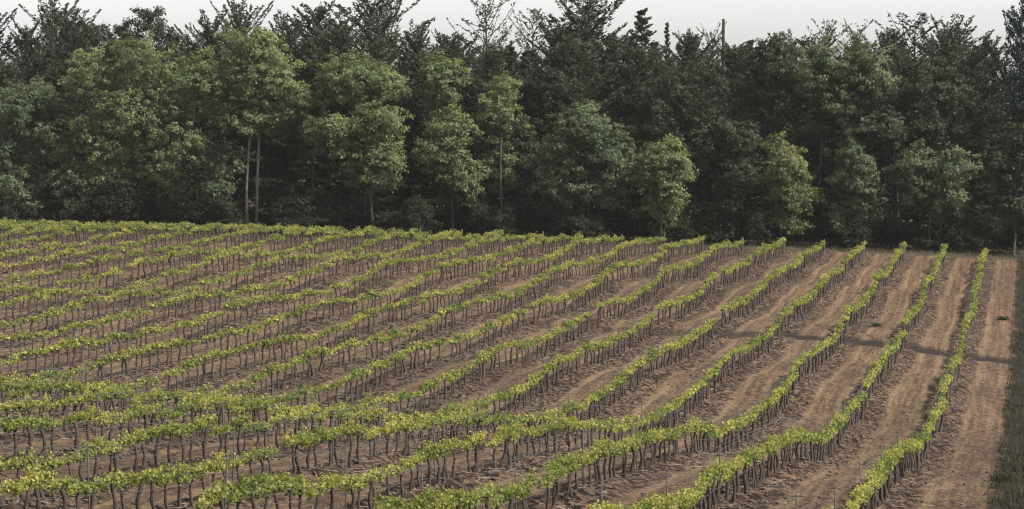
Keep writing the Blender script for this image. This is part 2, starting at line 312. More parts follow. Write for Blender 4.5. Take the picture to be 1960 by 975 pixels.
    ver = ramp(nt, [(0.3, (0.005, 0.0045, 0.0035)), (0.7, (0.022, 0.018, 0.012))]); L.new(fine, ver.inputs['Fac'])
    col = mix(attr('verge'), col, ver.outputs['Color'])
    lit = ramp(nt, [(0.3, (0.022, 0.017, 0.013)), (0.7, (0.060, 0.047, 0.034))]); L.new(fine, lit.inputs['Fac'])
    col = mix(attr('litter_shade'), col, lit.outputs['Color'])
    p = N.new('ShaderNodeBsdfPrincipled'); p.inputs['Roughness'].default_value = 0.95; p.inputs['Specular IOR Level'].default_value = 0.15
    L.new(col, p.inputs['Base Color'])
    b = N.new('ShaderNodeBump'); b.inputs['Strength'].default_value = 1.0; b.inputs['Distance'].default_value = 0.12
    L.new(math_('MULTIPLY_ADD', fine, 0.6, math_('MULTIPLY', mid, 0.4)), b.inputs['Height']); L.new(b.outputs['Normal'], p.inputs['Normal'])
    L.new(p.outputs[0], out.inputs['Surface'])
    return m


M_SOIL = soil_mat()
M_VINE = leaf_mat('vine_leaf', (0.070, 0.098, 0.036), (0.165, 0.195, 0.062), (0.375, 0.340, 0.110), (1.25, 1.2, 0.6), 0.42, 0.45, 0.3)
M_VBARK = bark_mat('vine_bark', (0.016, 0.011, 0.009), (0.060, 0.042, 0.033), 20, 0.8)
M_WIRE = plain_mat('wire_steel', (0.06, 0.06, 0.063), 0.8, 0.0)
M_STAKE = plain_mat('stake_steel', (0.05, 0.046, 0.044), 0.8, 0.0)
M_WOODPOST = bark_mat('weathered_post', (0.04, 0.035, 0.03), (0.11, 0.10, 0.085), 12)
M_CLOD = bark_mat('soil_clod', (0.022, 0.015, 0.013), (0.085, 0.060, 0.049), 3)
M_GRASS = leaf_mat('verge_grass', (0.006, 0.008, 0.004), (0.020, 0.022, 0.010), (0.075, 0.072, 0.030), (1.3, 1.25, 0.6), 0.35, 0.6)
M_LEAF = {
    'fresh': leaf_mat('fresh_leaf', (0.064, 0.088, 0.048), (0.134, 0.167, 0.088), (0.227, 0.257, 0.135), (1.35, 1.3, 0.65), 0.42, 0.35, 0.25),
    'dull': leaf_mat('dull_leaf', (0.046, 0.064, 0.039), (0.094, 0.119, 0.073), (0.164, 0.192, 0.114), (1.3, 1.3, 0.75), 0.4, 0.35, 0.25),
    'yellow': leaf_mat('yellowish_leaf', (0.067, 0.083, 0.040), (0.137, 0.158, 0.077), (0.225, 0.239, 0.117), (1.4, 1.3, 0.6), 0.42, 0.4),
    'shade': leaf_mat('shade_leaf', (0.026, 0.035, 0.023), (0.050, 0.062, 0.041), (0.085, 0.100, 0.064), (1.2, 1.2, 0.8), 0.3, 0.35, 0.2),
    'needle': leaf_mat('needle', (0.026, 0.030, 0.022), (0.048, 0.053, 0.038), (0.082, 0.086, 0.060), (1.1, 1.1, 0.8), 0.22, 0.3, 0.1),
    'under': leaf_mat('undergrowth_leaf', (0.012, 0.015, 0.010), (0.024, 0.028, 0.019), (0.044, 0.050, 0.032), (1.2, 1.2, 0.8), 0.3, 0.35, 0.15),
    'bluish': leaf_mat('bluish_needle', (0.010, 0.019, 0.018), (0.017, 0.030, 0.028), (0.028, 0.045, 0.038), (1.1, 1.1, 0.9), 0.22, 0.3, 0.1),
}
M_BARK = {'dark': bark_mat('dark_bark', (0.014, 0.011, 0.010), (0.045, 0.037, 0.032), 2),
          'pale': bark_mat('pale_bark', (0.045, 0.042, 0.037), (0.12, 0.114, 0.098), 2),
          'grey': bark_mat('grey_bark', (0.035, 0.031, 0.028), (0.085, 0.077, 0.068), 2)}


def tubes(paths, sides=5):
    """paths: list of (points (n,3), radii (n,)); returns vertices and quad faces"""
    Vs, Fs, off = [], [], 0
    for P, R in paths:
        P = np.asarray(P, float); R = np.asarray(R, float); n = len(P)
        T = np.gradient(P, axis=0); T /= np.linalg.norm(T, axis=1)[:, None] + 1e-9
        ref = np.array([1.0, 0.13, 0.07]) if abs(T[0, 0]) < 0.8 else np.array([0.1, 1.0, 0.1])
        A = np.cross(T, ref); A /= np.linalg.norm(A, axis=1)[:, None] + 1e-9
        B = np.cross(T, A)
        an = np.arange(sides) * 2 * math.pi / sides
        ring = P[:, None] + R[:, None, None] * (np.cos(an)[None, :, None] * A[:, None] + np.sin(an)[None, :, None] * B[:, None])
        Vs.append(ring.reshape(-1, 3))
        i = np.arange(n - 1)[:, None] * sides; j = np.arange(sides)[None, :]; j2 = (j + 1) % sides
        Fs.append((np.stack([i + j, i + j2, i + sides + j2, i + sides + j], -1).reshape(-1, 4)) + off)
        off += n * sides
    return np.concatenate(Vs), np.concatenate(Fs)


def rand_dirs(rs, n):
    d = rs.normal(size=(n, 3))
    return d / np.linalg.norm(d, axis=1)[:, None]


def leaves(rs, C, Ls, aspect=0.6, up=0.35, fold=0.18, axis=None, point=0.15, out=None):
    """one bent kite-shaped blade of four corners for each centre"""
    n = len(C)
    nor = rand_dirs(rs, n); nor[:, 2] += up
    if out is not None: nor = nor + out * np.where(np.sum(nor * out, 1) < -2, -1, 1)[:, None] * 1.1
    nor /= np.linalg.norm(nor, axis=1)[:, None]
    a = rand_dirs(rs, n) if axis is None else axis + 0.35 * rand_dirs(rs, n)
    a = a - nor * np.sum(a * nor, 1)[:, None]; a /= np.linalg.norm(a, axis=1)[:, None] + 1e-9
    b = np.cross(nor, a)
    L_ = Ls[:, None]
    p0 = C - a * L_ * 0.5; p2 = C + a * L_ * 0.5
    m = C - a * L_ * point * 0.5 + nor * L_ * fold
    p1 = m + b * L_ * aspect * 0.5 ; p3 = m - b * L_ * aspect * 0.5
    V = np.stack([p0, p1, p2, p3], 1).reshape(-1, 3)
    F = np.arange(4 * n).reshape(n, 4)
    return V, F


def join(parts):
    """[(V, F)] -> V, F (same polygon size)"""
    off, Vs, Fs = 0, [], []
    for V, F in parts:
        Vs.append(V); Fs.append(F + off); off += len(V)
    return np.concatenate(Vs), np.concatenate(Fs)


ORD = ['zeroth', 'first', 'second', 'third', 'fourth', 'fifth', 'sixth', 'seventh', 'eighth', 'ninth', 'tenth', 'eleventh', 'twelfth', 'thirteenth', 'fourteenth', 'fifteenth', 'sixteenth', 'seventeenth', 'eighteenth', 'nineteenth', 'twentieth']
TENS = {20: 'twenty', 30: 'thirty', 40: 'forty', 50: 'fifty', 60: 'sixty', 70: 'seventy', 80: 'eighty', 90: 'ninety'}


def ordinal(n):
    if n <= 20: return ORD[n]
    if n % 10 == 0: return TENS[n][:-1] + 'ieth'
    return TENS[n - n % 10] + '-' + ORD[n % 10]


# ------------------------------------------------------------------ ground: one sheet out to the horizon
def axis_coords(lo, hi, step, far):
    mid = np.arange(lo, hi + 1e-6, step)
    g = step * 1.35 ** np.arange(1, 60)
    out = np.cumsum(g); out = out[out < far]
    return np.concatenate([lo - out[::-1], mid, hi + out])


def build_ground():
    uu = axis_coords(28, 100, 0.21, 4000)
    uu = uu[uu < 100]
    uu = np.concatenate([uu, np.arange(100, 170, 0.36), 170 + np.cumsum(0.3 * 1.3 ** np.arange(1, 40))])
    uu = uu[uu < 5000]
    ww = axis_coords(-57, 6, 0.21, 4000)
    UU, WW = np.meshgrid(uu, ww, indexing='ij')
    X = UU * DIR[0] + WW * NRM[0]; Y = UU * DIR[1] + WW * NRM[1]
    Z = height(X, Y)
    nu, nw = UU.shape
    i = np.arange(nu - 1)[:, None] * nw + np.arange(nw - 1)[None, :]
    F = np.stack([i, i + nw, i + nw + 1, i + 1], -1).reshape(-1, 4)
    v = WW.ravel(); x = X.ravel(); y = Y.ravel()
    edge = 0.18 * vnoise(x * 1.3, y * 1.3) + 0.1 * vnoise(x * 4, y * 4)
    verge = np.clip((v + 1.8 * edge - VERGE_V) / 0.16, 0, 1)
    litter_shade = np.clip((y + 3.0 * edge - 147.2) / 0.8, 0, 1)  # leaf litter strip; the wood's shadow is painted in with its dark colour
    ditch_shade = np.clip(3.4 * ditch_amount(x, y) - 0.6, 0, 1) * np.clip((x - 0) / 12.0, 0.25, 1) * (v < VERGE_V + 1.5)  # dark band: the ditch's shadow put into the soil colour
    rd = np.where(v < VERGE_V + 3, row_dist(v), 1.2)
    weedy = np.clip(0.25 + (-v - 8) / 25.0, 0.15, 1)
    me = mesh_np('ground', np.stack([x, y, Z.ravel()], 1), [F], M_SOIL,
                 {'rowd': ('POINT', rd), 'ditch': ('POINT', ditch_shade), 'verge': ('POINT', verge), 'litter_shade': ('POINT', litter_shade), 'weedy': ('POINT', weedy)}, smooth=True)
    o = link('ground', me)
    tag(o, 'brown tilled vineyard soil with dry wheel strips between the rows', 'ground', kind='structure')


build_ground()


def build_clods():
    rs = np.random.RandomState(21)
    n = 62000
    t = rs.rand(n)
    u = 32 + 100 * t ** 1.35; w = VERGE_V - 1e-3 - rs.rand(n) * 52 * np.clip(u / 100, 0.45, 1)
    # gather towards the vine rows
    f = -w / S - K0
    k = np.round(f); keep = rs.rand(n) < 0.10 + 0.8 * np.exp(-(((f - k) * S) / 0.55) ** 2)
    u, w = u[keep], w[keep]; n = len(u)
    x = u * DIR[0] + w * NRM[0]; y = u * DIR[1] + w * NRM[1]
    px, py = to_px(x, y, height(x, y, False))
    ok = (px > -80) & (px < 2040) & (py < 1060)
    x, y = x[ok], y[ok]; n = len(x)
    z = height(x, y)
    base = np.array([(1, 0, 0), (0, 1, 0), (-1, 0, 0), (0, -1, 0), (0, 0, 0.8), (0, 0, -0.5)], float)
    fc = np.array([(0, 1, 4), (1, 2, 4), (2, 3, 4), (3, 0, 4), (1, 0, 5), (2, 1, 5), (3, 2, 5), (0, 3, 5)])
    size = 0.018 + 0.05 * rs.rand(n) ** 3.5
    jit = 1 + 0.7 * (rs.rand(n, 6, 3) - 0.5)
    an = rs.rand(n) * 6.28
    V = base[None] * jit * size[:, None, None] * np.array([1.25, 0.9, 0.8])
    c, s = np.cos(an)[:, None], np.sin(an)[:, None]
    V = np.stack([V[..., 0] * c - V[..., 1] * s, V[..., 0] * s + V[..., 1] * c, V[..., 2]], -1)
    V += np.stack([x, y, z + size * 0.25], 1)[:, None, :]
    F = (fc[None] + 6 * np.arange(n)[:, None, None]).reshape(-1, 3)
    o = link('soil_clods', mesh_np('soil_clods', V.reshape(-1, 3), [F], M_CLOD))
    tag(o, 'loose brown clods of tilled soil scattered along the vine rows', 'soil clods', kind='stuff')


build_clods()


def build_prunings():
    rs = np.random.RandomState(31)
    n = 9000
    u = 32 + 85 * rs.rand(n) ** 1.3; k = rs.randint(0, 22, n)
    w = -(K0 + k) * S + rs.normal(0, 0.5, n)
    x = u * DIR[0] + w * NRM[0]; y = u * DIR[1] + w * NRM[1]
    px, py = to_px(x, y, height(x, y, False))
    ok = (px > -80) & (px < 2040) & (py < 1060) & (w < VERGE_V)
    x, y = x[ok], y[ok]; n = len(x)
    an = rs.rand(n) * 6.28; ln = 0.06 + 0.16 * rs.rand(n) ** 2; wd = 0.004 + 0.006 * rs.rand(n)
    a = np.stack([np.cos(an), np.sin(an), rs.normal(0, 0.12, n)], 1) * ln[:, None]
    b = np.stack([-np.sin(an), np.cos(an), np.zeros(n)], 1) * wd[:, None]
    c = np.stack([x, y, height(x, y) + 0.035], 1); up = np.array([0, 0, 1.0]) * wd[:, None]
    V = np.stack([c - a - b, c + a - b, c + a + b, c - a + b, c - a + up, c + a + up], 1).reshape(-1, 3)
    i = 6 * np.arange(n)[:, None]
    F = np.concatenate([i + np.array([0, 1, 5, 4]), i + np.array([2, 3, 4, 5])])
    o = link('vine_prunings', mesh_np('vine_prunings', V, [F], bark_mat('dry_cane', (0.08, 0.06, 0.042), (0.21, 0.165, 0.115), 5)))
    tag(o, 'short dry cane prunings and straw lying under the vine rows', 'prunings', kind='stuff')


build_prunings()

# ------------------------------------------------------------------ vines
def vine_trunk(rs, sides=6, seg=7):
    h = 0.67 + 0.1 * rs.rand()
    t = np.linspace(0, 1, seg)
    lean = rs.normal(0, 0.06, 2); bow = rs.normal(0, 0.035, 2); ph = rs.rand() * 6.28
    P = np.stack([lean[0] * t + bow[0] * np.sin(math.pi * t) + 0.025 * np.sin(t * 7 + ph), lean[1] * 0.6 * t + bow[1] * np.sin(math.pi * t) + 0.02 * np.sin(t * 6 + ph * 2), -0.08 + (h + 0.08) * t], 1)
    r0 = 0.030 + 0.018 * rs.rand()
    R = r0 * (1.25 - 0.45 * t + 0.16 * np.sin(t * 19 + ph)); R[0] *= 1.25; R[-1] *= 1.15
    return P, R, h


def vine_arms(rs, top):
    out = []
    for s in (-1, 1):
        ln = 0.36 + 0.1 * rs.rand(); t = np.linspace(0, 1, 5)
        P = np.stack([top[0] * (1 - t) + 0.03 * np.sin(t * 5 + s), top[1] + s * ln * t, top[2] - 0.03 + (0.10 + 0.05 * rs.rand()) * np.sqrt(t)], 1)
        out.append((P, 0.026 - 0.012 * t))
    return out


def vine_foliage(rs, h, n, big):
    """shoots stand up from the cordon; leaves ride on the shoots"""
    ns = 13
    sy = (np.arange(ns) + 0.5) / ns * 1.14 - 0.57 + rs.normal(0, 0.03, ns)
    sl = np.clip(rs.normal(0.118, 0.055, ns) * (1.0 - 0.35 * np.abs(sy)), 0.03, 0.40)
    sl[rs.rand(ns) < 0.07] *= 2.0
    tilt = rs.normal(0, 0.32, (ns, 2))
    i = rs.randint(0, ns, n); t = rs.rand(n) ** 0.8
    C = np.stack([tilt[i, 0] * sl[i] * t * 1.3, sy[i] + tilt[i, 1] * sl[i] * t * 0.6, h + 0.02 + sl[i] * t], 1)
    C += rs.normal(0, 1, (n, 3)) * np.array([0.052, 0.045, 0.026])
    drop = rs.rand(n) < 0.10
    C[drop, 2] -= 0.10 * rs.rand(drop.sum())
    L_ = (0.050 + 0.042 * rs.rand(n)) * big * (1.12 - 0.4 * t)
    V, F = leaves(rs, C, L_, aspect=1.0, up=0.6, fold=0.14)
    tint = np.clip(0.25 + 0.5 * t + rs.normal(0, 0.2, n), 0, 1)
    return V, F, tint


rs = np.random.RandomState(5)
NVAR = 14
VT, VA, VFm, FAR = [], [], [], []
for q in range(NVAR):
    P, R, h = vine_trunk(rs)
    V, F = tubes([(P, R)], 6)
    VT.append(mesh_np('vine_trunk', V, [F], M_VBARK, smooth=True))
    V, F = tubes(vine_arms(rs, P[-1]), 5)
    VA.append(mesh_np('vine_cordon', V, [F], M_VBARK, smooth=True))
    V, F, tint = vine_foliage(rs, h + 0.03, 330, 1.0)
    V[:, 0] += P[-1, 0] * 0.7; V[:, 1] += P[-1, 1] * 0.5
    VFm.append(mesh_np('vine_foliage', V, [F], M_VINE, {'tint': ('FACE', tint)}))
    # lighter version for the many vines farther off
    tv, tf = tubes([(P[::2], R[::2] * 1.05)] + [(a[0][::2], a[1][::2]) for a in vine_arms(rs, P[-1])], 4)
    lv, lf, lt = vine_foliage(rs, h + 0.03, 112, 1.45)
    lv[:, 0] += P[-1, 0] * 0.7; lv[:, 1] += P[-1, 1] * 0.5
    FAR.append((tv, tf, lv, lf, lt))

rr = random.Random(11)
vines = []          # (row, order, x, y, z, distance, px, py, scale)
rows_in = {}
for k in range(0, 29):
    v = -(K0 + k) * S
    uend = (YF - v * NRM[1]) / DIR[1] + rr.uniform(-0.5, 0.5)
    u = 26.0 + rr.random()
    order = 0
    while u < uend:
        u += (0.58 if u < 60 else 0.58 + 0.16 * min(1, (u - 60) / 30)) + rr.uniform(-0.12, 0.12)
        x = u * DIR[0] + v * NRM[0] + rr.gauss(0, 0.03); y = u * DIR[1] + v * NRM[1]
        if y < 25: continue
        z = float(height(x, y, False))
        px, py = to_px(x, y, z + 0.8)
        if px < -170 or px > 2130 or py > 1120: continue
        inview = -5 < px < 1965 and py < 985
        dd = y - float(np.interp(x, DITCH[:, 0], DITCH[:, 1]))
        if -0.9 < dd < 0.55 and x > -6: continue
        if rr.random() < 0.035: continue
        if inview: order += 1
        vines.append((k, order if inview else 0, x, y, z, y, px, py, rr.uniform(0.82, 1.12) * float(np.interp(y, [36, 62, 100, 140], [0.78, 0.84, 0.95, 1.06]))))
        rows_in.setdefault(k, []).append(u)

near = sorted([q for q in vines if q[1] > 0], key=lambda q: q[5])[:300]
near_set = set(id(q) for q in near)
ROWNAME = lambda k: 'row nearest the right-hand verge' if k == 0 else ordinal(k + 1) + ' row from the right-hand verge'
for q in near:
    k, order, x, y, z, d_, px, py, s_ = q
    root = link('grapevine', None, loc=(x, y, z), rotz=-TH + (math.pi if rr.random() < 0.5 else 0), scale=(s_, 0.74, s_))
    root.empty_display_size = 0.2
    tag(root, 'dark-trunked leafy grapevine, %s from the front in the %s' % (ordinal(order), ROWNAME(k)), 'grapevine', 'grapevines in the front of the rows')
    a = rr.randrange(NVAR)
    link('trunk', VT[a], root); link('cordon', VA[a], root); link('foliage', VFm[a], root)

# all the vines beyond the nearest three hundred: too many to hold one by one
TV, TF, LV, LF, LT = [], [], [], [], []
to = lo = 0
for q in vines:
    if id(q) in near_set: continue
    k, order, x, y, z, d_, px, py, s_ = q
    tv, tf, lv, lf, lt = FAR[rr.randrange(NVAR)]
    fl = -1 if rr.random() < 0.5 else 1
    c, s = math.cos(-TH) * fl, math.sin(-TH) * fl
    def pl(A):
        B = A * np.array([s_, 0.9, s_])
        return np.stack([B[:, 0] * c - B[:, 1] * s + x, B[:, 0] * s + B[:, 1] * c + y, B[:, 2] + z], 1)
    TV.append(pl(tv)); TF.append(tf + to); to += len(tv)
    LV.append(pl(lv)); LF.append(lf + lo); lo += len(lv); LT.append(lt + rr.gauss(0, 0.1))
mass = link('distant_grapevines', None)
tag(mass, 'far rows of low leafy grapevines running back to the wood', 'grapevines', kind='stuff')
link('trunks', mesh_np('far_trunks', np.concatenate(TV), [np.concatenate(TF)], M_VBARK, smooth=True), mass)['kind'] = 'stuff'
link('foliage', mesh_np('far_foliage', np.concatenate(LV), [np.concatenate(LF)], M_VINE, {'tint': ('FACE', np.concatenate(LT))}), mass)['kind'] = 'stuff'
print('vines', len(vines), 'near limit', near[-1][5])

# ------------------------------------------------------------------ trellis stakes and wires
def stake_mesh(h, r):
    V, F = tubes([(np.array([(0, 0, -0.2), (0, 0, h * 0.5), (0, 0, h)]), np.array([r, r, r]))], 6)
    top = [(0, 0, h)]
    n = len(V); V = np.vstack([V, [(0, 0, h + r * 0.4)]])
    cap = np.array([(n - 6 + i, n - 6 + (i + 1) % 6, n) for i in range(6)])
    return V, F, cap


def mk_stake(h, r, mat, nm):
    V, F, cap = stake_mesh(h, r)
    return mesh_np(nm, V, [F, cap], mat)


ST = mk_stake(1.16, 0.013, M_STAKE, 'stake')
hv, hf = tubes([(np.array([(-0.09, 0, 1.12), (0.09, 0, 1.12)]), np.array([0.008, 0.008]))], 4)
HEAD = mesh_np('cross_arm', hv, [hf], M_STAKE)
EP = mk_stake(1.0, 0.04, M_WOODPOST, 'end_post')
sv, sf = tubes([(np.array([(0, -0.02, 0.9), (0, 0.9, -0.05)]), np.array([0.009, 0.009]))], 4)
STAY = mesh_np('stay_wire', sv, [sf], M_WIRE)
for k in sorted(rows_in):
    us = rows_in[k]; v = -(K0 + k) * S
    u = us[0] + rr.uniform(0.2, 3); cnt = 0; posts = []
    while u < min(us[-1], 118):
        x = u * DIR[0] + v * NRM[0]; y = u * DIR[1] + v * NRM[1]
        z = float(height(x, y, False)); px, py = to_px(x, y, z + 1.1)
        if y < 76:
            posts.append(u)
            if -10 < px < 1970 and py < 985:
                cnt += 1
                root = link('trellis_stake', None, loc=(x, y, z), rotz=-TH)
                root.rotation_euler = (rr.gauss(0, 0.025), rr.gauss(0, 0.025), -TH)
                tag(root, 'steel trellis stake, %s from the front in the %s' % (ordinal(cnt), ROWNAME(k)), 'stake', 'trellis stakes in the near rows')
                link('stake', ST, root); link('cross_arm', HEAD, root)
        u += 5.6 + rr.uniform(-0.3, 0.3)
    # wires
    ue = np.arange(max(us[0] - 0.5, 26), min(us[-1], 92), 0.8)
    if len(ue) > 4:
        x = ue * DIR[0] + v * NRM[0]; y = ue * DIR[1] + v * NRM[1]; z = height(x, y, False)
        zs = np.convolve(np.pad(z, 3, mode='edge'), np.ones(7) / 7, 'valid')
        root = link('trellis_wires', None, loc=(float(x[0]), float(y[0]), float(z[0])))
        tag(root, 'taut grey trellis wires strung along the %s' % ROWNAME(k), 'wire', 'trellis wires of the near rows')
        o0 = np.array([x[0], y[0], z[0]])
        for hh, rad, off in ((0.40, 0.008, 0), (0.60, 0.004, 0), (0.95, 0.0042, 0.0), (1.12, 0.0042, 0.08), (1.12, 0.0042, -0.08)):
            P = np.stack([x + off * NRM[0], y + off * NRM[1], zs + hh], 1) - o0
            V, F = tubes([(P, np.full(len(P), rad))], 3)
            link('wire', mesh_np('wire', V, [F], M_WIRE), root)
    # end post at the wood
    u = us[-1] + 0.6
    x = u * DIR[0] + v * NRM[0]; y = u * DIR[1] + v * NRM[1]; px, py = to_px(x, y, 1)
    if -20 < px < 1980:
        root = link('end_post', None, loc=(x, y, float(height(x, y, False))), rotz=-TH)
        tag(root, 'weathered wooden end post by the wood closing the %s' % ROWNAME(k), 'post', 'end posts along the wood')
        link('post', EP, root); link('stay_wire', STAY, root)


# ------------------------------------------------------------------ grass of the verge, weeds in the strips
def blades(rs, x, y, hgt, wid):
    n = len(x); z = height(x, y)
    an = rs.rand(n) * 6.28; ln = rs.normal(0, 0.35, (n, 2))
    b = np.stack([np.cos(an), np.sin(an), np.zeros(n)], 1) * wid[:, None]
    p = np.stack([x, y, z - 0.02], 1)
    tip = p + np.stack([ln[:, 0] * hgt, ln[:, 1] * hgt, hgt], 1)
    midp = p * 0.5 + tip * 0.5 + np.array([0, 0, 0.05]) * hgt[:, None]
    V = np.stack([p - b, p + b, midp + b * 0.7, tip, midp - b * 0.7], 1).reshape(-1, 3)
    return V, np.arange(5 * n).reshape(n, 5)


rs = np.random.RandomState(77)
n = 24000
u = 30 + 125 * rs.rand(n) ** 1.3; w = VERGE_V - 0.02 + rs.exponential(1.3, n)
x = u * DIR[0] + w * NRM[0]; y = u * DIR[1] + w * NRM[1]
clump = vnoise(x * 0.9, y * 0.9) + vnoise(x * 2.7, y * 2.7) > -0.15
x, y = x[clump], y[clump]
V, F = blades(rs, x, y, 0.06 + 0.2 * rs.rand(len(x)) ** 2, 0.006 + 0.01 * rs.rand(len(x)))
o = link('verge_grass', mesh_np('verge_grass', V, [F], M_GRASS, {'tint': ('FACE', rs.rand(len(F)))}))
tag(o, 'dark rough grass on the verge along the right edge', 'grass', kind='stuff')
n = 9000
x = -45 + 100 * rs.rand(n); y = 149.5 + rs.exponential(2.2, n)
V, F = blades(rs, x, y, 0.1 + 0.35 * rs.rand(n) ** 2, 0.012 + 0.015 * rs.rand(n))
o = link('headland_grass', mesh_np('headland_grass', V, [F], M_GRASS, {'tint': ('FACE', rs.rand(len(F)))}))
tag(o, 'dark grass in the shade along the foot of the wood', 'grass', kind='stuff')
WEED = leaf_mat('weed_leaf', (0.022, 0.030, 0.012), (0.048, 0.058, 0.024), (0.09, 0.10, 0.04), (1.3, 1.3, 0.6), 0.35, 2)
for (wx, wy, sx, lab) in ((17.4, 104.5, 0.14, 'small green weed patch between the second and third rows from the verge'), (25.9, 115.3, 0.15, 'low dark weed patch in the wheel strip beside the right-hand verge')):
    n = 240
    C = np.stack([rs.normal(0, sx, n), rs.normal(0, sx * 0.5, n), 0.03 + 0.16 * rs.rand(n) ** 1.5], 1)
    V, F = leaves(rs, C, 0.06 + 0.06 * rs.rand(n), 0.5, 0.4)
    o = link('weed_patch', mesh_np('weed_patch', V, [F], WEED, {'tint': ('FACE', rs.rand(n))}), loc=(wx, wy, float(height(wx, wy))))
    tag(o, lab, 'weed', 'weed patches in the wheel strips', 'stuff')
# thin scattered weeds on the left of the field
n = 15000
u = 45 + 100 * rs.rand(n); w = -10 - 50 * rs.rand(n)
x = u * DIR[0] + w * NRM[0]; y = u * DIR[1] + w * NRM[1]
sel = (vnoise(x * 0.25, y * 0.25) + 0.6 * vnoise(x * 1.1, y * 1.1) > 0.08)
x, y = x[sel], y[sel]
V, F = blades(rs, x, y, 0.05 + 0.12 * rs.rand(len(x)) ** 2, 0.012 + 0.02 * rs.rand(len(x)))
o = link('field_weeds', mesh_np('field_weeds', V, [F], WEED, {'tint': ('FACE', rs.rand(len(F)))}))
tag(o, 'thin low weeds sprouting in patches between the vine rows', 'weeds', kind='stuff')


# ------------------------------------------------------------------ broadleaf trees
def limb(rs, a, b, r0, r1, n=6, sag=0.12):
    t = np.linspace(0, 1, n)[:, None]
    a = np.asarray(a, float); b = np.asarray(b, float)
    ln = np.linalg.norm(b - a)
    off = rs.normal(0, (0.022 if r0 > 0.12 else 0.09) * ln, 3)
    P = a + (b - a) * t + np.sin(math.pi * t) * off + np.array([0, 0, -sag * ln]) * (np.sin(math.pi * t) * (1 - t)) * 0
    R = r0 + (r1 - r0) * t[:, 0] ** 0.8
    return P, R


